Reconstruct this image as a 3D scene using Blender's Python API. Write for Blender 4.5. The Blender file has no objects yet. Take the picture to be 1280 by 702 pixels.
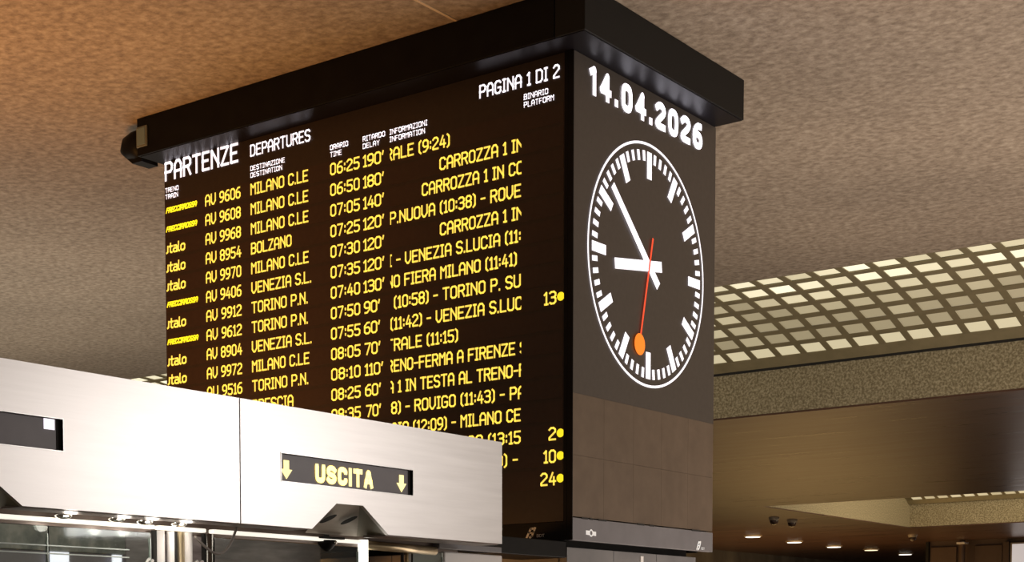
import bpy, bmesh, math, random
from mathutils import Vector, Matrix

S = bpy.context.scene
COL = S.collection
random.seed(7)

# ---------------------------------------------------------------- camera
cam_d = bpy.data.cameras.new('camera')
cam = bpy.data.objects.new('camera', cam_d)
COL.objects.link(cam)
S.camera = cam
F, PX, PY = 1975.668, 429.944, 919.918
cam_d.sensor_width = 36.0
cam_d.lens = F / 1280.0 * 36.0
cam_d.shift_x = (640.0 - PX) / 1280.0
cam_d.shift_y = (PY - 351.0) / 1280.0
cam_d.clip_end = 200
R_ = Vector((0.77483342, 0.63214228, -0.00541418))
U_ = Vector((-0.03406606, 0.05030465, 0.99815277))
W_ = Vector((-0.63124692, 0.77321768, -0.06051232))
cam.matrix_world = Matrix(((R_.x, U_.x, -W_.x, 4.50556778), (R_.y, U_.y, -W_.y, -7.4941646),
                           (R_.z, U_.z, -W_.z, 1.6), (0, 0, 0, 1)))

# ---------------------------------------------------------------- light and exposure
S.view_settings.view_transform = 'Standard'
S.view_settings.look = 'None'
S.view_settings.exposure = 0.0
S.view_settings.gamma = 1.0
S.view_settings.use_curve_mapping = False
w = bpy.data.worlds.new('world'); S.world = w
w.use_nodes = True
bg = w.node_tree.nodes['Background']
bg.inputs[0].default_value = (1.0, 0.86, 0.72, 1)
bg.inputs[1].default_value = 0.22

def area(name, loc, target, sx, sy, power, col, spread=180):
    d = bpy.data.lights.new(name, 'AREA'); d.shape = 'RECTANGLE'
    d.size = sx; d.size_y = sy; d.energy = power; d.color = col; d.spread = math.radians(spread)
    o = bpy.data.objects.new(name, d); COL.objects.link(o)
    o.location = loc
    o.rotation_euler = (Vector(target) - Vector(loc)).to_track_quat('-Z', 'Y').to_euler()
    return o

# steel fascia key lamp (unseen area lamp added for the highlight on the steel)
area('fascia_key_light', (7.0, 2.0, 3.1), (1.0, -4.0, 2.2), 1.4, 1.2, 80, (1.0, 0.965, 0.94))
# added unseen area lamps that brighten the ceilings and the recess wall
area('fill_near', (4.0, 4.0, 0.5), (3.5, 4.0, 5), 7, 8, 420, (1.0, 0.86, 0.73))
area('fill_warm', (-2.4, -2.6, 1.5), (-2.0, -1.2, 5), 1.6, 1.6, 135, (1.0, 0.45, 0.12))
area('fill_left', (-9.0, 2.0, 0.6), (-9.0, 2.5, 5), 7, 6, 250, (1.0, 0.95, 0.82))
area('fill_far', (-4.0, 14.0, 0.5), (-4.0, 14.0, 5), 9, 7, 42, (1.0, 0.78, 0.60))
area('fill_end', (-11.0, 29.0, 0.5), (-11.0, 29.0, 5), 5, 9, 230, (1.0, 0.60, 0.22))
area('fill_recess', (-3.0, 23.8, 4.55), (-8.0, 24.0, 4.5), 2, .8, 260, (1.0, 0.84, 0.58))

# ---------------------------------------------------------------- materials
MATS = {}
def mat(name, col, rough=0.6, metal=0.0, emit=None, es=0.0, spec=0.5):
    if name in MATS: return MATS[name]
    m = bpy.data.materials.new(name); m.use_nodes = True
    b = m.node_tree.nodes['Principled BSDF']
    b.inputs['Base Color'].default_value = (*col, 1)
    b.inputs['Roughness'].default_value = rough
    b.inputs['Metallic'].default_value = metal
    b.inputs['Specular IOR Level'].default_value = spec
    if emit:
        b.inputs['Emission Color'].default_value = (*emit, 1)
        b.inputs['Emission Strength'].default_value = es
    MATS[name] = m
    return m

def noisy(name, stops, scale, rough=0.7, stretch=(1, 1, 1), metal=0.0, bump=0.0, detail=4.0, spec=0.5, big=None, nrough=0.6, rvar=None, aniso=0):
    """noise-coloured surface in object coordinates; big = (scale, darkest factor) adds broad stains"""
    m = mat(name, stops[0][1], rough, metal, spec=spec)
    nt = m.node_tree; N = nt.nodes; L = nt.links
    b = N['Principled BSDF']
    tc = N.new('ShaderNodeTexCoord'); mp = N.new('ShaderNodeMapping')
    mp.inputs['Scale'].default_value = stretch
    L.new(tc.outputs['Object'], mp.inputs[0])
    n = N.new('ShaderNodeTexNoise'); n.inputs['Scale'].default_value = scale
    n.inputs['Detail'].default_value = detail; n.inputs['Roughness'].default_value = nrough
    L.new(mp.outputs[0], n.inputs['Vector'])
    r = N.new('ShaderNodeValToRGB')
    e = r.color_ramp.elements
    e[0].position, e[0].color = stops[0][0], (*stops[0][1], 1)
    e[1].position, e[1].color = stops[-1][0], (*stops[-1][1], 1)
    for p, c in stops[1:-1]:
        x = e.new(p); x.color = (*c, 1)
    L.new(n.outputs['Fac'], r.inputs[0])
    out = r.outputs[0]
    if big:
        n2 = N.new('ShaderNodeTexNoise'); n2.inputs['Scale'].default_value = big[0]; n2.inputs['Detail'].default_value = 2
        L.new(tc.outputs['Object'], n2.inputs['Vector'])
        mr = N.new('ShaderNodeMapRange'); mr.inputs[1].default_value = 0.3; mr.inputs[2].default_value = 0.7
        mr.inputs[3].default_value = big[1]; mr.inputs[4].default_value = 1.0
        L.new(n2.outputs['Fac'], mr.inputs[0])
        mx = N.new('ShaderNodeVectorMath'); mx.operation = 'SCALE'
        L.new(out, mx.inputs[0]); L.new(mr.outputs[0], mx.inputs['Scale'])
        out = mx.outputs[0]
    L.new(out, b.inputs['Base Color'])
    if bump:
        bp = N.new('ShaderNodeBump'); bp.inputs['Strength'].default_value = bump; bp.inputs['Distance'].default_value = 0.01
        L.new(n.outputs['Fac'], bp.inputs['Height']); L.new(bp.outputs[0], b.inputs['Normal'])
    if rvar:
        mr = N.new('ShaderNodeMapRange'); mr.inputs[3].default_value = rvar[0]; mr.inputs[4].default_value = rvar[1]
        L.new(n.outputs['Fac'], mr.inputs[0]); L.new(mr.outputs[0], b.inputs['Roughness'])
    if aniso:
        b.inputs['Anisotropic'].default_value = aniso
    return m

M_mosaic = noisy('ceiling_mosaic', [(0.32, (0.21, 0.155, 0.11)), (0.5, (0.33, 0.255, 0.19)), (0.68, (0.46, 0.37, 0.285))], 19, 0.8, (1, 1, 1), bump=0.3, detail=5, nrough=0.65, big=(0.55, 0.8))
M_speck = noisy('beam_speckle', [(0.34, (0.16, 0.125, 0.070)), (0.5, (0.27, 0.225, 0.135)), (0.66, (0.42, 0.36, 0.24))], 42, 0.8, bump=0.2, detail=2)
M_soffit = noisy('brown_soffit', [(0.32, (0.048, 0.026, 0.019)), (0.68, (0.115, 0.062, 0.043))], 2.2, 0.33, (0.22, 2.4, 1), detail=7, spec=0.22, rvar=(0.20, 0.40), nrough=0.7)  # streaky reflections of the glossy slab put into the colour noise
M_dark = mat('groove_dark', (0.012, 0.010, 0.008), 0.8)
M_floor = noisy('floor_stone', [(0.3, (0.20, 0.17, 0.14)), (0.7, (0.34, 0.30, 0.25))], 5, 0.25)
M_wall = noisy('wall_mottled', [(0.3, (0.055, 0.048, 0.040)), (0.5, (0.115, 0.105, 0.090)), (0.7, (0.20, 0.19, 0.165))], 1.2, 0.5, (1, 1, 0.4), detail=6)
M_brown = noisy('brown_panel', [(0.3, (0.085, 0.052, 0.035)), (0.7, (0.125, 0.08, 0.056))], 2.5, 0.45, (1, 1, 0.3))
M_grid = noisy('grid_bronze', [(0.3, (0.185, 0.15, 0.080)), (0.7, (0.235, 0.19, 0.105))], 6, 0.5)
M_black = noisy('black_paint', [(0.3, (0.005, 0.004, 0.004)), (0.7, (0.008, 0.007, 0.006))], 8, 0.5, spec=0.12)
M_blackgloss = mat('black_gloss', (0.008, 0.007, 0.010), 0.40, 0.0, spec=0.10)
M_screen = noisy('led_screen', [(0.3, (0.030, 0.019, 0.012)), (0.7, (0.037, 0.024, 0.015))], 30, 0.5, spec=0.35)
M_strip = noisy('led_row', [(0.3, (0.036, 0.019, 0.012)), (0.7, (0.043, 0.024, 0.015))], 30, 0.5, spec=0.35)  # redder than the screen: glow of the letters put into the colour
M_clockface = noisy('clock_screen', [(0.3, (0.062, 0.049, 0.040)), (0.7, (0.074, 0.060, 0.050))], 30, 0.45, spec=0.5)
M_module = noisy('screen_module', [(0.3, (0.125, 0.088, 0.060)), (0.7, (0.158, 0.113, 0.078))], 9, 0.42, spec=0.5, big=(0.8, 0.85))  # brown reflection of the low ceiling put into the base colour
M_trimgrey = noisy('grey_trim', [(0.3, (0.165, 0.155, 0.165)), (0.7, (0.20, 0.19, 0.20))], 5, 0.4)
M_basegrey = noisy('base_grey', [(0.3, (0.15, 0.145, 0.15)), (0.7, (0.23, 0.22, 0.22))], 3, 0.35, rvar=(0.3, 0.45))
M_steel = noisy('brushed_steel', [(0.3, (0.64, 0.60, 0.575)), (0.7, (0.71, 0.67, 0.645))], 40, 0.36, (1, 0.05, 1), metal=0.9, detail=3, rvar=(0.33, 0.40), aniso=0.0)
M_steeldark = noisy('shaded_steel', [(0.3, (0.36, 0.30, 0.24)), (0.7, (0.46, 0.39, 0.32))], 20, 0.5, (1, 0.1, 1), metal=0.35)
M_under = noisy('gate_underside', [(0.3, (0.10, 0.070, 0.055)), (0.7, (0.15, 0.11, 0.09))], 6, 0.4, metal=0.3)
M_display = noisy('gate_display', [(0.3, (0.165, 0.138, 0.148)), (0.7, (0.19, 0.163, 0.172))], 12, 0.4)
M_cabinet = mat('white_enamel', (0.86, 0.82, 0.80), 0.35)
M_white = mat('led_white', (0.8, 0.8, 0.8), 0.5, emit=(0.95, 0.90, 1.0), es=1.05)
M_yellow = mat('led_yellow', (0.5, 0.4, 0.1), 0.5, emit=(1.0, 0.70, 0.09), es=1.05)
M_dot = mat('led_dot_yellow', (0.5, 0.4, 0.1), 0.5, emit=(1.0, 0.80, 0.015), es=1.0)
M_red = mat('led_red', (0.4, 0.05, 0.02), 0.5, emit=(1.0, 0.07, 0.02), es=0.95)
M_orange = mat('led_orange', (0.4, 0.1, 0.02), 0.5, emit=(1.0, 0.22, 0.01), es=1.0)
M_cream = mat('led_cream', (0.8, 0.7, 0.3), 0.5, emit=(1.0, 0.86, 0.38), es=1.2)
M_lightbar = mat('rail_glow', (0.8, 0.78, 0.7), 0.4, emit=(1.0, 0.93, 0.80), es=0.95)
M_lamp = mat('lamp_glow', (0.9, 0.85, 0.7), 0.4, emit=(1.0, 0.84, 0.56), es=1.3)
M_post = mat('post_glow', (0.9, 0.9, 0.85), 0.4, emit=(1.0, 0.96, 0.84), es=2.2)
M_chrome = mat('chrome', (0.78, 0.76, 0.72), 0.18, 1.0)
M_warmchrome = noisy('warm_tube', [(0.3, (0.62, 0.50, 0.32)), (0.7, (0.75, 0.62, 0.42))], 10, 0.3, metal=0.8)  # chrome with its warm reflection put into the base colour
M_greymark = mat('printed_white', (0.75, 0.74, 0.72), 0.5, emit=(1, 1, 1), es=0.25)  # print with a faint glow added to lift its brightness
M_dimmark = mat('printed_grey', (0.70, 0.69, 0.67), 0.5)
M_fixture = mat('fixture_grey', (0.16, 0.165, 0.145), 0.5)
M_poster = mat('poster_face', (0.5, 0.5, 0.5), 0.5, emit=(0.50, 0.46, 0.46), es=0.9)
M_cable = mat('cable_grey', (0.22, 0.19, 0.17), 0.5)
M_glass = mat('door_glass', (0.80, 0.90, 0.86), 0.03, 0.0)
M_glass.node_tree.nodes['Principled BSDF'].inputs['Transmission Weight'].default_value = 1.0
M_glass.node_tree.nodes['Principled BSDF'].inputs['IOR'].default_value = 1.3
M_edge = mat('glass_edge', (0.50, 0.56, 0.52), 0.3)
PANE = []
for k in range(9):
    e = 0.20 + 0.13 * k
    PANE.append(mat('backlit_pane_%d' % k, (0.5, 0.45, 0.33), 0.4, emit=(1.0, 0.86 + 0.008 * k, 0.50 + 0.022 * k), es=e * 0.80))

# ---------------------------------------------------------------- helpers
def wloc(o):
    v = Vector((0, 0, 0))
    while o is not None:
        v += o.location; o = o.parent
    return v

def tag(o, label=None, cat=None, group=None, kind=None):
    if label: o['label'] = label
    if cat: o['category'] = cat
    if group: o['group'] = group
    if kind: o['kind'] = kind
    return o

def thing(name, label, cat, loc, group=None):
    o = bpy.data.objects.new(name, None); COL.objects.link(o)
    o.empty_display_size = 0.1
    o.location = loc
    return tag(o, label, cat, group)

def obj(name, bm, m, parent=None, label=None, kind=None, smooth=False):
    """bm holds world coordinates"""
    me = bpy.data.meshes.new(name)
    if parent is not None:
        bmesh.ops.translate(bm, vec=-wloc(parent), verts=bm.verts)
    if smooth:
        for f in bm.faces: f.smooth = True
    bm.to_mesh(me); bm.free()
    me.materials.append(m)
    o = bpy.data.objects.new(name, me); COL.objects.link(o)
    if parent is not None: o.parent = parent
    if label: o['label'] = label
    if kind: o['kind'] = kind
    return o

def NB(): return bmesh.new()

def box(bm, x0, x1, y0, y1, z0, z1, bev=0.0):
    r = bmesh.ops.create_cube(bm, size=1)
    vs = r['verts']
    for v in vs:
        v.co = Vector((x0 + (v.co.x + .5) * (x1 - x0), y0 + (v.co.y + .5) * (y1 - y0), z0 + (v.co.z + .5) * (z1 - z0)))
    if bev:
        es = list({e for v in vs for e in v.link_edges})
        bmesh.ops.bevel(bm, geom=es, offset=bev, segments=2, affect='EDGES', profile=0.5)
    return bm

def tube(bm, pts, r, n=10, closed=False):
    pts = [Vector(p) for p in pts]
    rings = []
    for i, p in enumerate(pts):
        a = pts[max(i - 1, 0)]; b = pts[min(i + 1, len(pts) - 1)]
        d = (b - a).normalized()
        up = Vector((0, 0, 1)) if abs(d.z) < 0.95 else Vector((1, 0, 0))
        s = d.cross(up).normalized(); t = s.cross(d)
        rr = r[i] if isinstance(r, (list, tuple)) else r
        rings.append([bm.verts.new(p + rr * (math.cos(2 * math.pi * k / n) * s + math.sin(2 * math.pi * k / n) * t)) for k in range(n)])
    for A, B in zip(rings, rings[1:]):
        for k in range(n):
            bm.faces.new((A[k], A[(k + 1) % n], B[(k + 1) % n], B[k]))
    bm.faces.new(rings[0][::-1]); bm.faces.new(rings[-1])
    bmesh.ops.recalc_face_normals(bm, faces=bm.faces)
    return bm

def prism(bm, poly, ax, a0, a1):
    """poly of 2D points extruded along axis ax from a0 to a1"""
    def P(p, a):
        if ax == 0: return (a, p[0], p[1])
        if ax == 1: return (p[0], a, p[1])
        return (p[0], p[1], a)
    A = [bm.verts.new(P(p, a0)) for p in poly]; B = [bm.verts.new(P(p, a1)) for p in poly]
    n = len(poly)
    bm.faces.new(A[::-1]); bm.faces.new(B)
    for i in range(n):
        bm.faces.new((A[i], A[(i + 1) % n], B[(i + 1) % n], B[i]))
    bmesh.ops.recalc_face_normals(bm, faces=bm.faces)
    return bm

# planes on which flat graphics lie: (a, b) -> world
def on_board(a, b, o=0.004): return Vector((a, -o, b))
def on_clock(a, b, o=0.004): return Vector((o, a, b))
def on_gate(a, b, o=0.004): return Vector((1.0 + o, a, b))

# ---------------------------------------------------------------- stroke lettering
G = {
 'A': (4, [[(0,0),(0,5.4),(1.2,7),(2.8,7),(4,5.4),(4,0)],[(0,2.8),(4,2.8)]]),
 'B': (4, [[(0,0),(0,7),(3,7),(4,6),(4,4.6),(3,3.7),(0,3.7)],[(3,3.7),(4,2.8),(4,1),(3,0),(0,0)]]),
 'C': (4, [[(4,5.8),(4,6),(3,7),(1,7),(0,6),(0,1),(1,0),(3,0),(4,1),(4,1.3)]]),
 'D': (4, [[(0,0),(0,7),(2.8,7),(4,5.8),(4,1.2),(2.8,0),(0,0)]]),
 'E': (3.7, [[(3.7,7),(0,7),(0,0),(3.7,0)],[(0,3.6),(3,3.6)]]),
 'F': (3.7, [[(3.7,7),(0,7),(0,0)],[(0,3.6),(3,3.6)]]),
 'G': (4, [[(4,6),(3,7),(1,7),(0,6),(0,1),(1,0),(3,0),(4,1),(4,3.2),(2.2,3.2)]]),
 'I': (1.8, [[(0.9,0),(0.9,7)],[(0,7),(1.8,7)],[(0,0),(1.8,0)]]),
 'i': (0, [[(0,0),(0,7)]]),
 'L': (3.6, [[(0,7),(0,0),(3.6,0)]]),
 'M': (4, [[(0,0),(0,7),(2,4.4),(4,7),(4,0)]]),
 'N': (4, [[(0,0),(0,7),(4,1.2)],[(4,0),(4,7)]]),
 'O': (4, [[(1,0),(0,1),(0,6),(1,7),(3,7),(4,6),(4,1),(3,0),(1,0)]]),
 'P': (4, [[(0,0),(0,7),(3,7),(4,6),(4,4.2),(3,3.2),(0,3.2)]]),
 'R': (4, [[(0,0),(0,7),(3,7),(4,6),(4,4.4),(3,3.5),(0,3.5)],[(2.2,3.5),(4,0)]]),
 'S': (4, [[(4,6),(3,7),(1,7),(0,6),(0,4.6),(1,3.7),(3,3.3),(4,2.4),(4,1),(3,0),(1,0),(0,1)]]),
 'T': (4, [[(0,7),(4,7)],[(2,7),(2,0)]]),
 'U': (4, [[(0,7),(0,1),(1,0),(3,0),(4,1),(4,7)]]),
 'V': (4, [[(0,7),(0,1.8),(1.3,0),(2.3,0),(4,2.2),(4,7)]]),
 'Y': (4, [[(0,7),(2,3.6),(4,7)],[(2,3.6),(2,0)]]),
 'Z': (4, [[(0,7),(4,7),(0,0),(4,0)]]),
 '0': (3.6, [[(1,0),(0,1),(0,6),(1,7),(2.6,7),(3.6,6),(3.6,1),(2.6,0),(1,0)]]),
 '1': (1.8, [[(0,5.8),(1.2,7),(1.2,0)],[(0.2,0),(2.0,0)]]),
 '2': (3.6, [[(0,6),(1,7),(2.6,7),(3.6,6),(3.6,4.6),(0,1.2),(0,0),(3.6,0)]]),
 '3': (3.6, [[(0,6.4),(0.8,7),(2.6,7),(3.6,6),(3.6,4.6),(2.8,3.7),(1.2,3.7)],[(2.8,3.7),(3.6,2.8),(3.6,1),(2.6,0),(0.8,0),(0,0.6)]]),
 '4': (3.6, [[(2.8,0),(2.8,4.4)],[(2,7),(0,2),(3.8,2)]]),
 '5': (3.6, [[(3.6,7),(0.2,7),(0,4),(2.6,4),(3.6,3),(3.6,1),(2.6,0),(0.8,0),(0,0.6)]]),
 '6': (3.6, [[(3.2,7),(1.8,7),(0,5),(0,1),(1,0),(2.6,0),(3.6,1),(3.6,3),(2.6,4),(0,4)]]),
 '7': (3.6, [[(0,7),(3.6,7),(1.2,0)]]),
 '8': (3.6, [[(1,3.7),(0,4.6),(0,6),(1,7),(2.6,7),(3.6,6),(3.6,4.6),(2.6,3.7),(1,3.7),(0,2.8),(0,1),(1,0),(2.6,0),(3.6,1),(3.6,2.8),(2.6,3.7)]]),
 '9': (3.6, [[(0.4,0),(1.8,0),(3.6,2),(3.6,6),(2.6,7),(1,7),(0,6),(0,4),(1,3),(3.6,3)]]),
 ':': (0.4, [[(0.2,4.6),(0.2,5.2)],[(0.2,1.4),(0.2,2.0)]]),
 '.': (0.2, [[(0.1,0),(0.1,0.3)]]),
 "'": (0.6, [[(0.6,7),(0.2,5.2)]]),
 '-': (2.4, [[(0,3.4),(2.4,3.4)]]),
 '(': (1.2, [[(1.2,7.3),(0.2,6.4),(0,5.6),(0,1.2),(0.2,0.4),(1.2,-0.5)]]),
 ')': (1.2, [[(0,7.3),(1,6.4),(1.2,5.6),(1.2,1.2),(1,0.4),(0,-0.5)]]),
 ' ': (1.2, []),
 # lower case for the second operator's wordmark
 't': (2.4, [[(1,7.2),(1,0.8),(1.6,0),(2.4,0)],[(0,5),(2.4,5)]]),
 'a': (3, [[(0.3,5),(2.2,5),(3,4.2),(3,0)],[(3,0),(0.8,0),(0,0.8),(0,2.2),(0.8,2.9),(3,2.9)]]),
 'l': (1.0, [[(0,7.4),(0,0.7),(0.7,0),(1.0,0)]]),
 'o': (3.2, [[(0.9,0),(0,0.9),(0,4.1),(0.9,5),(2.3,5),(3.2,4.1),(3.2,0.9),(2.3,0),(0.9,0)]]),
 'j': (0.9, [[(0.9,5.2),(0.9,0.6),(0.1,0)]]),
 # arrow pointing down
}

def stroke_poly(bm, place, pts, t, off):
    ht = t / 2
    n = len(pts)
    for i in range(n - 1):
        a, b = Vector(pts[i]), Vector(pts[i + 1])
        d = b - a
        if d.length < 1e-7: continue
        d.normalize(); s = Vector((-d.y, d.x))
        closed = (Vector(pts[0]) - Vector(pts[-1])).length < 1e-6
        a2 = a - d * ht if (i == 0 and not closed) else a
        b2 = b + d * ht if (i == n - 2 and not closed) else b
        q = [a2 - s * ht, b2 - s * ht, b2 + s * ht, a2 + s * ht]
        bm.faces.new([bm.verts.new(place(p.x, p.y, off)) for p in q])
        if i < n - 2 or closed:
            k = 8
            bm.faces.new([bm.verts.new(place(b.x + ht * 1.03 * math.cos(2 * math.pi * (j + .5) / k), b.y + ht * 1.03 * math.sin(2 * math.pi * (j + .5) / k), off)) for j in range(k)])

def chaikin(p):
    closed = p[0] == p[-1]
    out = [] if closed else [p[0]]
    for i in range(len(p) - 1):
        a, b = p[i], p[i + 1]
        out.append((a[0] * .75 + b[0] * .25, a[1] * .75 + b[1] * .25))
        out.append((a[0] * .25 + b[0] * .75, a[1] * .25 + b[1] * .75))
    out.append(out[0] if closed else p[-1])
    return out

def lettering(name, s, place, x0, x1, z0, h, m, parent, t=None, gap=1.75, off=0.004, clip=None, slant=0.0, smooth=False, label=None, glyphs=None):
    """writes s between x0 and x1 (along the surface), baseline z0, cap height h, stroke t"""
    t = t or h * 0.14
    GG = glyphs or G
    adv = []; x = 0.0; u = []
    hs = (h - t) / 7.0
    for c in s:
        wd = GG[c][0]
        u.append((c, x, wd)); x += wd + gap
    total = x - gap
    # glyph units shrink to leave the stroke inside; kx solves total*kx + t = width
    kx = (x1 - x0 - t) / total
    words = [[]]
    for g in u:
        if g[0] == ' ': words.append([])
        elif name == 'date_digit': words.append([g])
        else: words[-1].append(g)
    first = None
    for wl in words:
      bm = NB()
      for c, gx, wd in wl:
        for pl in GG[c][1]:
            q = [(p[0], p[1]) for p in pl]
            if smooth and c in '0235689SCUGO': q = chaikin(chaikin(q))
            pts = []
            for p in q:
                zz = z0 + t / 2 + p[1] * hs
                pts.append((x0 + t / 2 + (gx + p[0]) * kx + slant * (zz - z0), zz))
            stroke_poly(bm, place, pts, t, off)
      if clip:
        # cut at the edges of the scrolling window
        o = place(0, 0, 0); ex = (place(1, 0, 0) - o)
        for lim, sg in ((clip[0], 1), (clip[1], -1)):
            geom = bm.verts[:] + bm.edges[:] + bm.faces[:]
            bmesh.ops.bisect_plane(bm, geom=geom, plane_co=place(lim, 0, 0), plane_no=ex * sg, clear_inner=True)
      if not bm.verts:
        bm.free(); continue
      q = obj(name, bm, m, parent, label)
      first = first or q
    return first

def flat_poly(bm, place, pts, off=0.004):
    bm.faces.new([bm.verts.new(place(p[0], p[1], off)) for p in pts])

def disc(bm, place, cx, cz, r, off=0.004, n=24, rz=None):
    flat_poly(bm, place, [(cx + r * math.cos(2 * math.pi * k / n), cz + (rz or r) * math.sin(2 * math.pi * k / n)) for k in range(n)], off)

# ================================================================ SETTING
ZC = 4.99      # high ceiling
ZL = 4.03      # low brown soffit
def struct(name, bm, m): return obj(name, bm, m, None, kind='structure')

struct('floor', box(NB(), -15, 9, -12, 45, -0.1, 0), M_floor)
b = NB(); box(b, -15, 9, -12, 6.80, ZC, ZC + .12)
ceiling = struct('ceiling', b, M_mosaic)
obj('ceiling_joint', box(NB(), -0.635, -0.617, -12, -0.2, ZC - .003, ZC), mat('joint_pale', (0.6, 0.46, 0.32), 0.7), ceiling, 'pale straight joint line in the mosaic ceiling')
b = NB(); box(b, -8, 9, 20.0, 25.45, ZC, ZC + .12)
struct('ceiling', b, M_mosaic)
# beams and low soffits
b = NB(); box(b, -15, 9, 8.83, 9.1, ZL, 4.50)
struct('trim_1', b, M_speck)
b = NB(); box(b, -15, 9, 8.832, 20.0, ZL - .02, ZL); 
struct('ceiling', b, M_soffit)
b = NB(); box(b, -15, -8.0, 20.0, 45, ZL - .02, ZL)
struct('ceiling', b, M_soffit)
b = NB(); box(b, -8.0, 9, 27.61, 33, ZL - .02, ZL)
struct('ceiling', b, M_soffit)
b = NB(); box(b, -8.25, -8.0, 20.0, 27.6, ZL, ZC + .1)
struct('wall_recess_side', b, M_speck)
b = NB(); box(b, -8.0, 9, 19.8, 20.0, ZL, ZC + .1)
struct('wall_recess_front', b, M_speck)
b = NB(); box(b, -8.0, 9, 27.6, 27.9, ZL, 4.60)
struct('trim_2', b, M_speck)
b = NB(); box(b, -15.2, -15, -12, 45, 0, ZC + .1)
struct('wall_left', b, M_wall)
b = NB(); box(b, -15, -9.5, 44.8, 45, 0, ZL - .02)
struct('wall_far', b, M_wall)
b = NB(); box(b, -9.45, 9, 33.0, 33.2, 0, ZL)
wall_back = struct('wall_back', b, M_brown)
for (x0, x1) in ((-9.36, -8.72), (-8.28, -7.62)):
    obj('wall_panel', box(NB(), x0, x1, 32.94, 33.0, 0.3, 3.86, .01), M_brown, wall_back)
obj('corner_trim', box(NB(), -9.47, -9.40, 32.9, 33.0, 0, ZL - .03), M_dark, wall_back, 'dark corner edge')
obj('door_frame', box(NB(), -7.58, -7.44, 32.86, 33.0, 0, 3.92), M_brown, wall_back, 'bronze upright frame')

# ---------------------------------------------------------------- curved backlit grids
PROF = [(6.80, 4.99), (6.92, 4.988), (7.20, 4.955), (7.48, 4.905), (7.77, 4.853), (8.06, 4.790), (8.335, 4.714), (8.61, 4.632), (8.74, 4.592)]
def prof(y):
    for (y0, z0), (y1, z1) in zip(PROF, PROF[1:]):
        if y <= y1: return z0 + (z1 - z0) * (y - y0) / (y1 - y0)
    return PROF[-1][1]
ROWY = [6.92, 7.20, 7.48, 7.77, 8.06, 8.335, 8.61]
def light_grid(label, dy, cols, rows, xa, xb, drop=0.0, group=None):
    """bronze curved plate with rectangular openings; a glowing pane sits above each opening"""
    g = thing('light_grid', label, 'ceiling light', ((xa + xb) / 2, 6.8 + dy, 4.99), group)
    bm = NB()
    hx, hy, th = 0.106, 0.103, 0.010
    ys = [6.80]
    for i in rows: ys += [ROWY[i] - hy, ROWY[i] + hy]
    ys.append(8.82)
    xs = [xa]
    for c in cols: xs += [c - hx, c + hx]
    xs.append(xb)
    pf = lambda y: prof(y) if y < 8.74 else 4.592 - (y - 8.74) * .95
    cache = {}
    def V(i, j, up):
        k = (i, j, up)
        if k not in cache: cache[k] = bm.verts.new((xs[i], ys[j] + dy, pf(ys[j]) + (th if up else 0)))
        return cache[k]
    nx, ny = len(xs) - 1, len(ys) - 1
    hole = lambda i, j: i % 2 == 1 and j % 2 == 1 and 0 <= i < nx and 0 <= j < ny
    for i in range(nx):
        for j in range(ny):
            if hole(i, j):
                q = [(i, j), (i + 1, j), (i + 1, j + 1), (i, j + 1)]
                for a in range(4):
                    p0, p1 = q[a], q[(a + 1) % 4]
                    bm.faces.new((V(*p0, 0), V(*p1, 0), V(*p1, 1), V(*p0, 1)))
            else:
                bm.faces.new((V(i, j, 0), V(i + 1, j, 0), V(i + 1, j + 1, 0), V(i, j + 1, 0)))
                bm.faces.new((V(i, j, 1), V(i, j + 1, 1), V(i + 1, j + 1, 1), V(i + 1, j, 1)))
    obj('grid_frame', bm, M_grid, g, 'bronze coloured perforated frame')
    # panes: shared mesh per brightness and row
    meshes = {}
    for i in rows:
        y = ROWY[i]; sl = math.atan2(pf(y + .1) - pf(y - .1), .2)
        for n, c in enumerate(cols):
            # lamps stand about 1.2 m apart behind the panes
            lv = 0.06
            for k in range(-10, 6):
                lx = 0.25 + 1.18 * k + 0.10 * math.sin(k * 2.3)
                ly = 1.2 + 0.7 * math.sin(k * 1.7 + .6)
                dx = (c - lx - 0.16 * (i - ly)) / 0.42; dyy = (i - ly) / 1.7
                lv += 0.75 * math.exp(-(dx * dx + dyy * dyy))
            if i == 6: lv += 0.30
            if i <= 1: lv += 0.15
            lv += random.uniform(-.06, .06)
            k = max(0, min(8, int(lv * 9.0)))
            if (k) not in meshes:
                pb = NB(); box(pb, -.118, .118, -.112, .112, 0, .006)
                me = bpy.data.meshes.new('light_pane'); pb.to_mesh(me); pb.free(); me.materials.append(PANE[k]); meshes[k] = me
            o = bpy.data.objects.new('light_pane', meshes[k]); COL.objects.link(o)
            o.parent = g
            o.location = Vector((c, y + dy, pf(y) + th + .001)) - g.location
            o.rotation_euler = (sl, 0, 0)
    return g
cols1 = [-1.433 + 0.2795 * k for k in list(range(-33, -29)) + list(range(-22, 16))]
light_grid('long curved grid of glowing square panes along the ceiling right of the clock', 0, cols1, range(7), -15, 9)
cols2 = [-7.75 + 0.2795 * k for k in range(22)]
light_grid('distant grid with one thin row of lit slots above the far speckled beam', 18.68, cols2, [4, 5, 6], -8.0, 9)
# plain cover strips closing the gap between grid and beam
struct('trim_3', box(NB(), -15, 9, 8.822, 8.83, 4.49, 4.54), M_dark)
b = NB(); box(b, -15, 9, 6.8, 9.1, 5.25, 5.3); struct('ceiling', b, M_dark)
b = NB(); box(b, -8, 9, 25.45, 27.9, 5.25, 5.3); struct('ceiling', b, M_dark)

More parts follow.
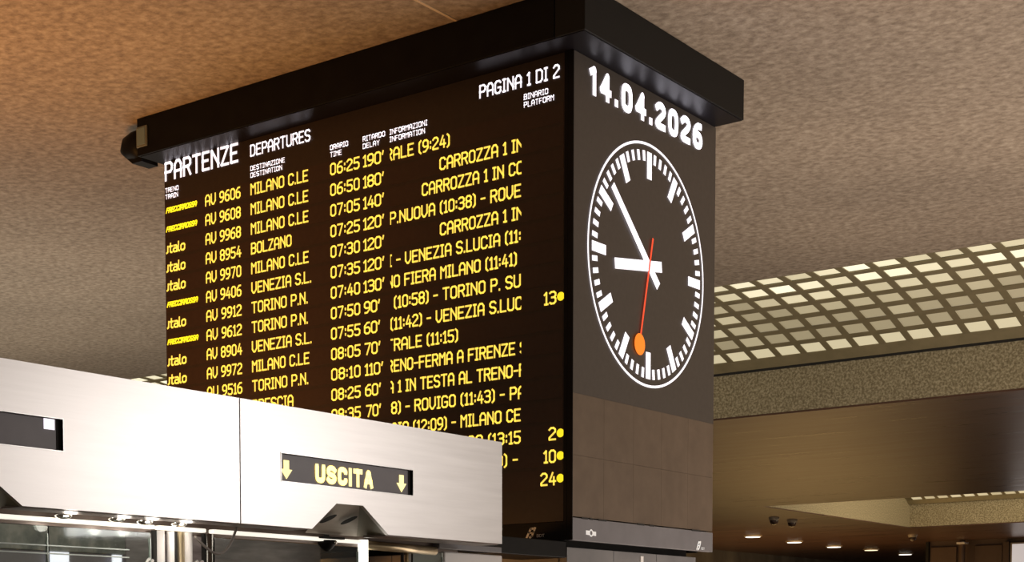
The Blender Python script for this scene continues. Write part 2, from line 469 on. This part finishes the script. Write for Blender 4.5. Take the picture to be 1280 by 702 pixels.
# ---------------------------------------------------------------- distant downlights and dome cameras
DL = [(-11.67, 27.57, 'leftmost'), (-11.83, 30.31, 'second from left'), (-11.90, 33.0, 'third from left'), (-11.74, 35.19, 'fourth and dimmest'), (-11.85, 38.1, 'rightmost')]
for k, (x, y, wd) in enumerate(DL):
    t = thing('downlight', '%s of the five recessed downlights in the far low brown ceiling' % wd, 'ceiling light', (x, y, ZL - .02), 'recessed downlights in the far soffit')
    b = NB(); bmesh.ops.create_cone(b, cap_ends=True, segments=20, radius1=.20, radius2=.22, depth=.03, matrix=Matrix.Translation((x, y, ZL - .035))); obj('lamp_ring', b, M_steeldark, t)
    b = NB(); bmesh.ops.create_cone(b, cap_ends=True, segments=20, radius1=.17, radius2=.17, depth=.03, matrix=Matrix.Translation((x, y, ZL - .045)))
    obj('lamp_lens', b, M_lamp if k == 3 else M_post, t)
M_dome = mat('smoked_dome', (0.05, 0.025, 0.018), 0.25)
DC = [(-8.93, 22.6, 'left dome camera of the pair below the pale recess tip'), (-8.92, 23.45, 'right dome camera of the pair below the pale recess tip'), (-8.77, 29.98, 'single dome camera at the far corner of the pale recess')]
for x, y, lb in DC:
    t = thing('dome_camera', lb, 'camera', (x, y, ZL - .02), 'dome cameras on the low ceiling')
    b = NB(); bmesh.ops.create_cone(b, cap_ends=True, segments=20, radius1=.09, radius2=.11, depth=.06, matrix=Matrix.Translation((x, y, ZL - .05))); obj('mount', b, M_steeldark, t)
    b = NB(); bmesh.ops.create_uvsphere(b, u_segments=16, v_segments=10, radius=.085, matrix=Matrix.Translation((x, y, ZL - .09))); obj('dome', b, M_dome, t, smooth=True)

# far pillar with a lit cap, and the pale poster
t = thing('pillar_lamp', 'slim far pillar with a small pale lit cap at the lower right', 'lamp', (-8.5, 32.7, 0))
obj('pole', tube(NB(), [(-8.5, 32.7, 0), (-8.5, 32.7, 4.0)], .07, 12), M_brown, t)
obj('lamp_cap', box(NB(), -8.60, -8.40, 32.55, 32.85, 3.90, 3.95, .01), M_cabinet, t)
t = thing('light_poster', 'pale grey poster panel at the far lower right corner of the picture', 'poster', (-6.6, 32.9, 0.8))
obj('poster_frame', box(NB(), -7.42, -5.9, 32.9, 33.0, 0.8, 3.90, .01), M_steeldark, t)
obj('poster_sheet', box(NB(), -7.37, -5.95, 32.885, 32.9, 0.85, 3.86), M_poster, t)

# ================================================================ DISPLAY COLUMN
XL, YW, ZB, ZT = -3.115, 1.685, 2.14, 4.75
# supporting column with grey cladding
t = thing('support_column', 'grey clad column standing under the departures board and clock', 'column', (-1.5, 0.8, 0))
obj('core', box(NB(), -3.0, -0.10, 0.10, 1.53, 0, ZC - .001), M_black, t)
for i in range(3):
    y0 = 0.03 + i * 0.512
    obj('cladding_panel', box(NB(), -0.10, -0.05, y0, y0 + .508, 0.02, 2.105, .003), M_basegrey, t)
for i in range(5):
    x0 = -3.0 + i * 0.58
    obj('cladding_panel', box(NB(), x0, x0 + .576, 0.03, 0.10, 0.02, 2.105, .003), M_basegrey, t)
obj('far_side_panel', box(NB(), XL, XL + .05, 0.101, YW, ZB, 4.744), M_black, t)
obj('rear_panel', box(NB(), XL + .051, -0.10, YW - .02, YW, ZB, 4.744), M_black, t)
obj('white_mark', box(NB(), -0.05, -0.046, 0.850, 0.885, 1.96, 2.086), M_cabinet, t, 'small white vertical mark on the grey cladding')
t = thing('header_beam', 'short black beam jutting out under the departures board by the gate', 'beam', (-0.2, -0.6, 2.045))
obj('beam_body', box(NB(), -0.35, -0.05, -1.2, 0.02, 2.045, 2.135, .004), M_black, t)

# canopy
t = thing('display_canopy', 'black box canopy joining the departures board and clock to the ceiling', 'canopy', (-1.5, 0.7, ZC))
obj('canopy_box', box(NB(), -3.16, 0.0, -0.20, YW, ZT, ZC - .001, .004), M_black, t)
obj('side_fascia', box(NB(), 0.003, 0.185, -0.20, YW, ZT, ZC - .001, .004), mat('canopy_side', (0.010, 0.009, 0.008), 0.55, spec=0.2), t, 'dark grey fascia above the clock')
obj('soffit_plate', box(NB(), -3.14, 0.175, -0.19, YW - .01, ZT - .004, ZT), M_blackgloss, t, 'glossy black underside plate')
t = thing('emergency_light', 'small grey rectangular light fitting on the left end of the black canopy', 'light', (-3.08, -0.2, 4.78))
obj('housing', box(NB(), -3.155, -3.06, -0.212, -0.20, 4.80, 4.93, .003), M_fixture, t)
obj('diffuser', box(NB(), -3.143, -3.072, -0.217, -0.2122, 4.812, 4.918, .001), mat('fixture_lens', (0.17, 0.23, 0.25), 0.4), t)
t = thing('loudspeaker', 'black pointed horn fitting hanging off the left end of the canopy', 'speaker', (-3.18, -0.1, 4.83))
b = NB(); tube(b, [(-3.385, -0.13, 4.835), (-3.375, -0.13, 4.837), (-3.32, -0.12, 4.845), (-3.25, -0.11, 4.85), (-3.175, -0.1, 4.855)], [.005, .022, .080, .10, .10], 20)
obj('horn', b, M_black, t, smooth=True)
b = NB(); prism(b, [(-3.33, 4.79), (-3.175, 4.86), (-3.175, 4.735), (-3.26, 4.735)], 1, -0.15, 0.0)
obj('bracket', b, M_black, t)

# ---------------------------------------------------------------- departures board
ZT = 4.744
board = thing('departures_board', 'large dark departures board with yellow train times facing left', 'departures board', (-1.56, 0, ZB))
obj('screen', box(NB(), XL, -0.055, 0.0, 0.03, 2.245, ZT), M_screen, board)
obj('bezel', box(NB(), -0.055, -0.032, -0.006, -0.0005, ZB, ZT, .001), M_black, board, 'black corner bezel')
obj('bottom_trim', box(NB(), XL, -0.055, -0.004, 0.03, ZB, 2.243, .002), M_black, board)
obj('back_box', box(NB(), XL, -0.055, 0.031, 0.10, ZB + .002, ZT), M_black, board)

lettering('heading_text', 'PARTENZE', on_board, -3.108, -2.447, 4.622, 0.124, M_white, board, t=.0175, gap=1.9, label='white heading PARTENZE')
lettering('heading_text', 'DEPARTURES', on_board, -2.345, -1.848, 4.634, 0.074, M_white, board, t=.0100, gap=1.8, label='white heading DEPARTURES')
lettering('heading_text', 'PAGINA 1 DI 2', on_board, -0.608, -0.086, 4.617, 0.074, M_white, board, t=.0100, gap=1.8, label='white text PAGINA 1 DI 2')
for a, b2, x0, x1, y1 in (('TRENO', 'TRAIN', -3.105, -2.982, -2.987), ('DESTINAZIONE', 'DESTINATION', -2.344, -2.056, -2.079),
                          ('ORARIO', 'TIME', -1.693, -1.553, -1.603), ('RITARDO', 'DELAY', -1.441, -1.274, -1.315),
                          ('INFORMAZIONI', 'INFORMATION', -1.240, -0.968, -0.985), ('BINARIO', 'PLATFORM', -0.313, -0.158, -0.121)):
    lettering('column_heading', a, on_board, x0, x1, 4.547, 0.031, M_white, board, t=.0046, gap=2.0, label='small white column heading ' + a)
    lettering('column_heading', b2, on_board, x0, y1, 4.505, 0.031, M_white, board, t=.0046, gap=2.0, label='small white column heading ' + b2)

NAMES = ['F', 'F', 'i', 'i', 'i', 'F', 'i', 'F', 'i', 'i', 'i', 'i', None, None, None, None, None]
TRAINS = ['9606', '9608', '9968', '8954', '9970', '9406', '9912', '9612', '8904', '9972', '9516', '9520', '9414', '9614', '9618', None, None]
def bx(px): return px
DEST = [('MILANO C.LE', -1.868), ('MILANO C.LE', -1.868), ('MILANO C.LE', -1.868), ('BOLZANO', -2.005), ('MILANO C.LE', -1.868),
        ('VENEZIA S.L.', -1.848), ('TORINO P.N.', -1.877), ('TORINO P.N.', -1.877), ('VENEZIA S.L.', -1.848), ('MILANO C.LE', -1.868), ('TORINO P.N.', -1.877), ('BRESCIA', -2.000)]
TIMES = ['06:25', '06:50', '07:05', '07:25', '07:30', '07:35', '07:40', '07:50', '07:55', '08:05', '08:10', '08:25', '08:35']
DELAY = [('190\'', -1.441, -1.284), ('180\'', -1.441, -1.284), ('140\'', -1.441, -1.284), ('120\'', -1.441, -1.284), ('120\'', -1.441, -1.284), ('120\'', -1.441, -1.284), ('130\'', -1.441, -1.284),
         ('90\'', -1.438, -1.317), ('60\'', -1.438, -1.317), ('70\'', -1.434, -1.315), ('110\'', -1.434, -1.295), ('60\'', -1.432, -1.312), ('70\'', -1.425, -1.312)]
# scrolling information: text, left px, right px (converted below along the board)
INFO = [('RALE (9:24)', 483.5, 563), ('CARROZZA 1 IN', 550, 654.5), ('CARROZZA 1 IN CO', 528, 654.5), ('P.NUOVA (10:38) - ROVE', 488, 651.5), ('CARROZZA 1 IN', 550.4, 654.5),
        ('I - VENEZIA S.LUCIA (11:', 486, 651.5), ('NO FIERA MILANO (11:41)', 484, 646.5), ('(10:58) - TORINO P. SU', 492.8, 651.4), ('(11:42) - VENEZIA S.LUC', 488.3, 653.5), ('TRALE (11:15)', 483.5, 573),
        ('RENO-FERMA A FIRENZE S', 484, 659), ('A 1 IN TESTA AL TRENO-F', 484.5, 657.5), ('8) - ROVIGO (11:43) - PA', 489, 657), ('AIO (12:09) - MILANO CE', 489, 651.5),
        ('EGO (13:15', 575, 651.5), ('0) -', 620.5, 648), None]
def board_x(px):
    # intersection of the sight line with the board plane, row independent to within a millimetre
    d = R_ * (px - PX) / F - U_ * (380.0 - PY) / F + W_
    k = (0 + 7.4941646) / d.y
    return 4.50556778 + k * d.x
PLAT = {8: ('13', 680.2), 14: ('2', 686.5), 15: ('10', 680.2), 16: ('24', 676.4)}
CLIP = (board_x(488.6), board_x(651.9))
H = 0.073
for r in range(17):
    zc = 4.4335 - 0.1222 * r
    z0 = zc - H / 2
    row = obj('departure_row', box(NB(), XL + .004, -0.062, -0.0012, 0.0, zc - .052, zc + .052), M_strip, board)
    if NAMES[r] == 'F':
        lettering('operator_name', 'FRECCIAROSSA', on_board, -3.104, -2.822, zc - .020, 0.037, M_dot, row, t=.0092, gap=1.2, slant=0.35, label='slanted yellow operator wordmark')
    elif NAMES[r] == 'i':
        lettering('operator_name', 'jtalo', on_board, -3.104, -2.927, z0 - .001, 0.066, M_yellow, row, t=.0115, gap=1.3, slant=0.05, label='yellow lower case operator wordmark')
    if TRAINS[r]:
        lettering('train_number', 'AV ' + TRAINS[r], on_board, -2.742, -2.430, z0, H, M_yellow, row, t=.0105)
    if r < len(DEST):
        lettering('destination', DEST[r][0], on_board, -2.345, DEST[r][1], z0, H, M_yellow, row, t=.0105)
    if r < len(TIMES):
        lettering('departure_time', TIMES[r], on_board, -1.694, -1.466, z0, H, M_yellow, row, t=.0105)
        d, x0, x1 = DELAY[r]
        lettering('delay', d, on_board, x0, x1, z0, H, M_yellow, row, t=.0105, gap=1.3)
    if INFO[r]:
        s, a, c = INFO[r]
        lettering('information', s, on_board, board_x(a), board_x(c), z0, H, M_yellow, row, t=.0105, clip=CLIP)
    if r in PLAT:
        s, a = PLAT[r]
        lettering('platform_number', s, on_board, board_x(a), board_x(695.9), z0, H, M_yellow, row, t=.0105)
        b = NB(); disc(b, on_board, board_x(701.4), zc, .0235, n=20); obj('platform_dot', b, M_dot, row)

def rail_logo(place, cx, z, s, m, parent, letters=True, m2=None):
    """two leaning hooked strokes as on the board's lower edge, with three small letters"""
    b = NB()
    q = [(cx - .55 * s, z), (cx - .25 * s, z + .55 * s), (cx - .02 * s, z + .95 * s), (cx + .30 * s, z + .95 * s)]
    stroke_poly(b, place, q, .25 * s, .0055)
    q = [(cx - .12 * s, z), (cx + .08 * s, z + .12 * s), (cx + .38 * s, z + .60 * s), (cx + .52 * s, z + .98 * s)]
    stroke_poly(b, place, q, .25 * s, .0055)
    stroke_poly(b, place, [(cx - .18 * s, z + .48 * s), (cx + .22 * s, z + .48 * s)], .12 * s, .0055)
    obj('rail_logo', b, m, parent, 'small pale leaning two-stroke rail logo')
    if letters:
        lettering('maker_mark', 'BDT', place, cx + .75 * s, cx + 1.75 * s, z - .02 * s, .33 * s, m2 or m, parent, t=.05 * s, off=.0055, gap=1.6, label='tiny pale letters beside the logo')
rail_logo(on_board, -0.262, 2.165, .050, M_dimmark, board)

# ---------------------------------------------------------------- clock display
clock = thing('clock_display', 'tall dark panel with the date and a round railway clock', 'clock', (0, 0.84, ZB))
obj('screen', box(NB(), -0.03, 0.0, 0.0, YW, 2.935, ZT), M_clockface, clock)
obj('bottom_trim', box(NB(), -0.03, 0.003, 0.0, YW, ZB, 2.262, .002), M_trimgrey, clock, 'grey lower trim bar')
obj('module_backing', box(NB(), -0.045, -0.0305, 0.0, YW - .021, 2.262, 2.935), M_dark, clock)
for i in range(5):
    for j in range(2):
        y0 = i * YW / 5; z0 = 2.268 + j * .3335
        obj('screen_module', box(NB(), -0.03, -0.0005, y0 + .0006, y0 + YW / 5 - .0006, z0 + .0006, z0 + .3329), M_module, clock)
for (y0, y1) in ((0.09, 0.16), (0.18, 0.21), (0.27, 0.36), (0.72, 0.80), (0.86, 0.92), (1.40, 1.52)):
    obj('vent_slot', box(NB(), 0.0, 0.0042, y0, y1, 2.258, 2.268), M_dark, clock)
obj('edge_bezel', box(NB(), -0.031, 0.002, -0.006, -0.0005, ZB, ZT), M_black, clock)
lettering('date_digit', '14.04.2026', on_clock, 0.158, 1.497, 4.556, 0.158, M_white, clock, t=.0385, gap=3.1, smooth=True, glyphs={**G, '1': (1.6, [[(0, 6.0), (1.4, 7), (1.4, 0)]]), '4': (3.8, [[(2.8, 0), (2.8, 7), (0, 2), (3.8, 2)]]), '.': (0.3, [[(0.1, 0), (0.1, 0.12)]])}, label='large white character of the date 14.04.2026')
CY, CZ, CR = 0.8345, 3.7525, 0.65
b = NB(); n = 96; r0, r1 = .679, .693
vi = [[b.verts.new(on_clock(CY + r * math.sin(2 * math.pi * k / n), CZ + r * math.cos(2 * math.pi * k / n))) for k in range(n)] for r in (r0, r1)]
for k in range(n): b.faces.new((vi[0][k], vi[0][(k + 1) % n], vi[1][(k + 1) % n], vi[1][k]))
obj('dial_ring', b, M_white, clock)
def radial(name, ang, ra, rb, wd, m, parent, off=.004, wd2=None, ell=False):
    a = math.radians(ang); d = Vector((math.sin(a), math.cos(a))); s = Vector((math.cos(a), -math.sin(a)))
    c = Vector((CY, CZ)); w2 = wd2 if wd2 is not None else wd
    pts = [c + d * ra - s * wd / 2, c + d * rb - s * w2 / 2, c + d * rb + s * w2 / 2, c + d * ra + s * wd / 2]
    b = NB(); flat_poly(b, on_clock, [(p.x, p.y) for p in pts], off)
    return obj(name, b, m, parent)
for k in range(60):
    if k % 5 == 0: radial('hour_mark', k * 6, .492, .645, .055, M_white, clock)
    else: radial('minute_mark', k * 6, .588, .646, .029, M_white, clock)
hands = clock
radial('hour_hand', 262.5, -0.155, .40, .062, M_white, clock, .006, .060)
radial('minute_hand', 311.5 - 0.5, -0.15, .565, .056, M_white, clock, .007, .046)
sh = radial('second_hand', 190.5 + 3.2, -0.17, .43, .016, M_red, clock, .009)
sh['label'] = 'thin red second hand'
a = math.radians(193.7)
b = NB(); disc(b, on_clock, CY + .475 * math.sin(a), CZ + .475 * math.cos(a), .062, .010, 24); obj('hand_disc', b, M_orange, sh, 'orange disc on the second hand')
rail_logo(on_clock, 1.49, 2.150, .046, M_greymark, clock)
# winged maker's mark
b = NB(); flat_poly(b, on_clock, [(0.135, 2.175), (0.245, 2.172), (0.245, 2.196), (0.135, 2.199)], .0055)
obj('maker_mark', b, M_greymark, clock, 'small white bar and circle maker mark')
b = NB(); disc(b, on_clock, 0.19, 2.186, .021, .0062, 20); obj('maker_mark', b, M_greymark, clock)
b = NB(); disc(b, on_clock, 0.19, 2.186, .012, .0070, 20); obj('maker_mark', b, M_trimgrey, clock)

# ================================================================ TICKET GATE
gate = thing('ticket_gate', 'brushed steel ticket gate header with the lit USCITA sign', 'ticket gate', (0.75, -3.7, 0))
GZ0, GZ1 = 1.980, 2.380
def fascia(y0, y1, cut, holes):
    """front sheet outline (y,z) with a trapezoid cut in the lower edge and rectangular display openings"""
    bm = NB()
    # split the sheet into convex strips around cut and opening
    ys = sorted({y0, y1, *[c for h in holes for c in h[:2]], *[c[0] for c in cut]})
    def low(y):
        if not cut or y <= cut[0][0] or y >= cut[-1][0]: return GZ0
        for p, q in zip(cut, cut[1:]):
            if p[0] <= y <= q[0]: return p[1] + (q[1] - p[1]) * (y - p[0]) / (q[0] - p[0])
    for a, c in zip(ys, ys[1:]):
        if c - a < 1e-6: continue
        mid = (a + c) / 2
        hz = [h for h in holes if h[0] <= mid <= h[1]]
        segs = [(None, hz[0][2]), (hz[0][3], GZ1)] if hz else [(None, GZ1)]
        for lo, hi in segs:
            if lo is None: pts = [(a, low(a)), (c, low(c)), (c, hi), (a, hi)]
            else: pts = [(a, lo), (c, lo), (c, hi), (a, hi)]
            prism(bm, pts, 0, 0.985, 1.0)
    return bm
CUT2 = [(-3.366, GZ0), (-3.234, 2.074), (-3.087, 2.076), (-2.939, GZ0)]
CUT1 = [(-5.042, GZ0), (-4.91, 2.074), (-4.763, 2.076), (-4.615, GZ0)]
H2 = (-3.521, -2.792, 2.131, 2.2225)
H1 = (-5.194, -4.464, 2.1455, 2.2345)
obj('front_panel', fascia(-3.7195, -2.200, CUT2, [H2]), M_steel, gate)
obj('front_panel', fascia(-5.60, -3.7245, CUT1, [H1]), M_steel, gate)
obj('top_cap', box(NB(), 0.953, 0.984, -5.60, -2.201, 2.30, GZ1 - .001), M_steel, gate)
obj('end_cap', box(NB(), 0.953, 0.984, -2.26, -2.202, 2.08, 2.299), M_steel, gate)
obj('panel_joint', box(NB(), 0.98, 0.994, -3.7245, -3.7195, GZ0, GZ1), M_dark, gate)
for (y0, y1, z0, z1) in (H1, H2):
    # thin folded lip round each display opening
    e = .003
    for q in ((y0 - e, y1 + e, z1, z1 + e), (y0 - e, y1 + e, z0 - e, z0), (y0 - e, y0, z0, z1), (y1, y1 + e, z0, z1)):
        obj('display_lip', box(NB(), 0.985, 1.0015, *q), mat('lip_steel', (0.75, 0.72, 0.69), 0.3, 0.7), gate)
d1 = obj('display', box(NB(), 0.970, 0.990, H1[0], H1[1], H1[2], H1[3]), M_display, gate, 'blank grey display with a small white square')
d2 = obj('display', box(NB(), 0.970, 0.990, H2[0], H2[1], H2[2], H2[3]), M_display, gate, 'dark display reading USCITA with two arrows')
on_disp = lambda a, b, o=0.002: Vector((0.990 + o, a, b))
lettering('sign_text', 'USCITA', on_disp, -3.337, -3.018, 2.1395, 0.064, M_cream, d2, t=.0175, gap=2.9, smooth=True, off=.002, label='bold cream letters USCITA', glyphs={**G, 'I': (0, [[(0, 0), (0, 7)]]), 'A': (4, [[(0, 0), (1.6, 7), (2.4, 7), (4, 0)], [(0.6, 2.2), (3.4, 2.2)]])})
for hh, dd in ((H1, d1), (H2, d2)):
    obj('display_edge', box(NB(), 0.9902, 0.9915, hh[1] - .016, hh[1] - .0005, hh[2], hh[3]), M_dark, dd, 'black right edge strip')
for yc in (-3.487, -2.850):
    b = NB()
    flat_poly(b, on_disp, [(yc - .014, 2.202), (yc - .014, 2.172), (yc - .030, 2.172), (yc, 2.139), (yc + .030, 2.172), (yc + .014, 2.172), (yc + .014, 2.202)], .002)
    obj('sign_arrow', b, M_cream, d2, 'cream arrow pointing down')
b = NB(); flat_poly(b, on_disp, [(-4.527, 2.203), (-4.487, 2.203), (-4.487, 2.233), (-4.527, 2.233)], .002)
obj('status_light', b, M_white, d1, 'small white lit square')
# body behind the fascia
b = NB(); box(b, 0.45, 0.952, -5.60, -2.200, 2.10, GZ1, .002); obj('header_body', b, M_steel, gate)
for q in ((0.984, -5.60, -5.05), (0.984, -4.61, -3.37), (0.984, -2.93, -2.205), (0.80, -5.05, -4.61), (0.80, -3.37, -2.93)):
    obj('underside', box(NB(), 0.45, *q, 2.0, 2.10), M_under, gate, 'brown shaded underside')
for cut in (CUT1, CUT2):
    # sloping hood plate: top edge on the fascia, lower edge set back
    y0, y1, y2, y3 = [c[0] for c in cut]
    b = NB()
    v = [b.verts.new(p) for p in ((0.985, y1, 2.074), (0.985, y2, 2.076), (0.822, y2 + .186, 1.984), (0.822, y0 + .171, 1.984), (0.985, y0, 1.982))]
    b.faces.new((v[0], v[1], v[2], v[3])); b.faces.new((v[0], v[3], v[4]))
    h = obj('sensor_hood', b, M_steeldark, gate)
    b = NB()
    v = [b.verts.new(p) for p in ((0.985, y2, 2.076), (0.822, y2 + .186, 1.984), (0.985, y3, 1.982))]
    b.faces.new(v)
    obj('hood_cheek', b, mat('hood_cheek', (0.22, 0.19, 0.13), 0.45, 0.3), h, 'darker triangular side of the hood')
    for (yy, k) in ((y1 + .049, .42), (y1 + .163, .41)):
        # sensor windows lying on the sloping plate
        cx, cz = 0.985 - .163 * k, 2.075 - .091 * k
        b = NB()
        nrm = Vector((0.49, 0, -0.87)); ux = Vector((0, 1, 0)); uy = Vector((-.87, 0, -.49)).normalized()
        ring = [b.verts.new(Vector((cx, yy, cz)) + nrm * .010 + ux * (.021 * math.cos(2 * math.pi * q / 16) - .012 * math.sin(2 * math.pi * q / 16)) + uy * (.030 * math.sin(2 * math.pi * q / 16))) for q in range(16)]
        b.faces.new(ring)
        obj('sensor_window', b, M_dark, h, 'dark oval sensor hole')
# folded lower lip, rail light, header tube
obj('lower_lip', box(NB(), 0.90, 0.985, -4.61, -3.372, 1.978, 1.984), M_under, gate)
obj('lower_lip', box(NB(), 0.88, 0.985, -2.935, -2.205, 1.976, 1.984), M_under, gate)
for y0, y1 in ((-5.5, -3.925), (-3.905, -3.690), (-3.655, -2.865)):
    obj('light_rail', box(NB(), 0.790, 0.815, y0, y1, 1.960, 1.973, .003), M_lightbar, gate, 'glowing cream rail')
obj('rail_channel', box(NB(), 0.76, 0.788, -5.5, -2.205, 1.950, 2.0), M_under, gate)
for (y, z) in ((-4.325, 1.981), (-4.11, 1.983), (-3.99, 1.981), (-3.838, 1.982)):
    b = NB(); bmesh.ops.create_uvsphere(b, u_segments=16, v_segments=8, radius=1, matrix=Matrix.Translation((0.835, y, z)) @ Matrix.Diagonal((.026, .03, .013, 1)))
    pl = bpy.data.lights.new('spot_lamp_light', 'POINT'); pl.energy = 0.30; pl.shadow_soft_size = .02; pl.color = (1, .93, .82)
    po = bpy.data.objects.new('spot_lamp_light', pl); COL.objects.link(po); po.location = (0.87, y, 1.955)
    obj('spot_lamp', b, M_chrome, gate, 'small rounded lamp under the header', smooth=True)
obj('header_tube', tube(NB(), [(0.80, -2.83, 1.957), (0.80, -2.6, 1.955), (0.80, -2.38, 1.952)], .017, 14), M_warmchrome, gate, 'warm reflecting horizontal tube', smooth=True)
obj('end_block', box(NB(), 0.70, 0.82, -2.375, -1.93, 1.962, 1.985, .002), M_trimgrey, gate)
# posts
for (y, r, m) in ((-3.916, .009, M_dark), (-3.893, .018, M_cabinet), (-3.842, .013, M_cabinet), (-3.82, .007, M_dark), (-3.797, .014, M_warmchrome), (-3.765, .017, M_cabinet), (-3.668, .018, M_chrome), (-3.69, .007, M_dark)):
    obj('post', tube(NB(), [(0.80, y, 0.0), (0.80, y, 1.957)], r, 12), m, gate, smooth=True)
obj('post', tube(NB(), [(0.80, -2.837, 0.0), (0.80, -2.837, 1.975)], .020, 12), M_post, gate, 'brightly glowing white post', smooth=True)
for y in (-2.58, -2.55): obj('post', tube(NB(), [(0.79, y, 0.0), (0.79, y, 1.945)], .007, 10), M_dark if y < -2.56 else M_warmchrome, gate, smooth=True)
for y in (-3.955, -3.735):
    for dy in (0, .024):
        pts = [(0.80 + .0, y + dy + .022 - .028 * math.sin(a), 1.82 + .045 * (-math.cos(a))) for a in [math.pi * (0.15 + 0.1 * k) for k in range(9)]]
        obj('hook_handle', tube(NB(), pts, .006, 8), M_cabinet, gate, 'pale curved hook handle', smooth=True)
# glass leaves with pale edges
for (y0, y1) in ((-5.5, -4.36), (-4.355, -3.935), (-3.64, -2.87), (-2.53, -2.33)):
    gl = obj('glass_panel', box(NB(), 0.796, 0.804, y0, y1, 0.15, 1.948), M_glass, gate)
    b = NB(); box(b, 0.794, 0.806, y1 - .003, y1, 0.15, 1.93 if y1 > -4.3 else 1.925); 
    obj('glass_edge', b, M_edge, gl, 'pale edge of the glass')
for (x, z) in ((0.80, 1.888), (0.80, 1.864)):
    obj('glass_rail', box(NB(), 0.7945, 0.8055, -5.5, -4.03, z, z + .0035), M_edge, gate, 'thin pale line across the glass')
obj('end_cabinet', box(NB(), 0.60, 0.80, -2.312, -1.895, 0, 1.953, .006), M_cabinet, gate, 'white enamelled cabinet at the right end')
# cable loop
pts = []
for k in range(21):
    u = k / 20
    y = -3.562 + (-3.765 + 3.562) * u
    z = 1.988 - .045 * u - .27 * u * (1 - u) * (1.55 - .9 * u) 
    pts.append((0.835, y, z))
tag(obj('hanging_cable', tube(NB(), pts, .0045, 8), M_cable, smooth=True), 'thin grey cable looping down beneath the steel gate header', 'cable')
t = thing('gate_camera', 'small black dome camera hanging under the steel gate header', 'camera', (0.80, -3.05, 2.0))
b = NB(); box(b, 0.795, 0.805, -3.06, -3.04, 1.976, 2.0); obj('neck', b, M_dark, t)
b = NB(); box(b, 0.817, 0.835, -3.115, -2.985, 1.968, 1.976, .002); obj('mount_plate', b, M_dark, t)
b = NB(); tube(b, [(0.80, -3.05, 1.964), (0.80, -3.05, 1.952), (0.80, -3.05, 1.934), (0.80, -3.05, 1.924)], [.036, .036, .022, .008], 14); obj('camera_head', b, M_black, t, smooth=True)
b = NB(); bmesh.ops.create_uvsphere(b, u_segments=10, v_segments=6, radius=.007, matrix=Matrix.Translation((0.838, -3.045, 1.955))); obj('lens', b, M_chrome, t, smooth=True)

# next gate row seen through the glass
g2 = thing('rear_gate', 'second gate row seen dimly through the glass under the header', 'ticket gate', (-1.6, -3.0, 0))
M_mott = noisy('mottled_panel', [(0.35, (0.09, 0.10, 0.085)), (0.5, (0.20, 0.21, 0.175)), (0.65, (0.36, 0.35, 0.30))], 9, 0.4, (1, 1, 1), detail=4)
M_streak = noisy('streaked_panel', [(0.35, (0.17, 0.15, 0.155)), (0.5, (0.27, 0.24, 0.245)), (0.65, (0.40, 0.36, 0.36))], 5, 0.4, (1, 0.5, 3), detail=5)
obj('header_body', box(NB(), -1.9, -1.5, -4.2, -1.9, 2.045, 2.24, .003), M_mott, g2)
obj('header_body', box(NB(), -1.9, -1.5, -1.898, -0.35, 1.90, 2.26, .003), M_streak, g2)
obj('dark_panel', box(NB(), -1.6, -1.52, -4.2, -1.9, 1.0, 2.043, .003), M_display, g2)
for y in (-3.9, -2.9, -1.9): obj('post', box(NB(), -1.75, -1.65, y, y + .06, 0, 2.06), M_steeldark, g2)
for (y0, y1) in ((-2.404, -2.287), (-1.996, -1.936)):
    obj('gate_screen', box(NB(), -1.499, -1.49, y0, y1, 1.90, 2.04), M_white, g2, 'small white lit screen')
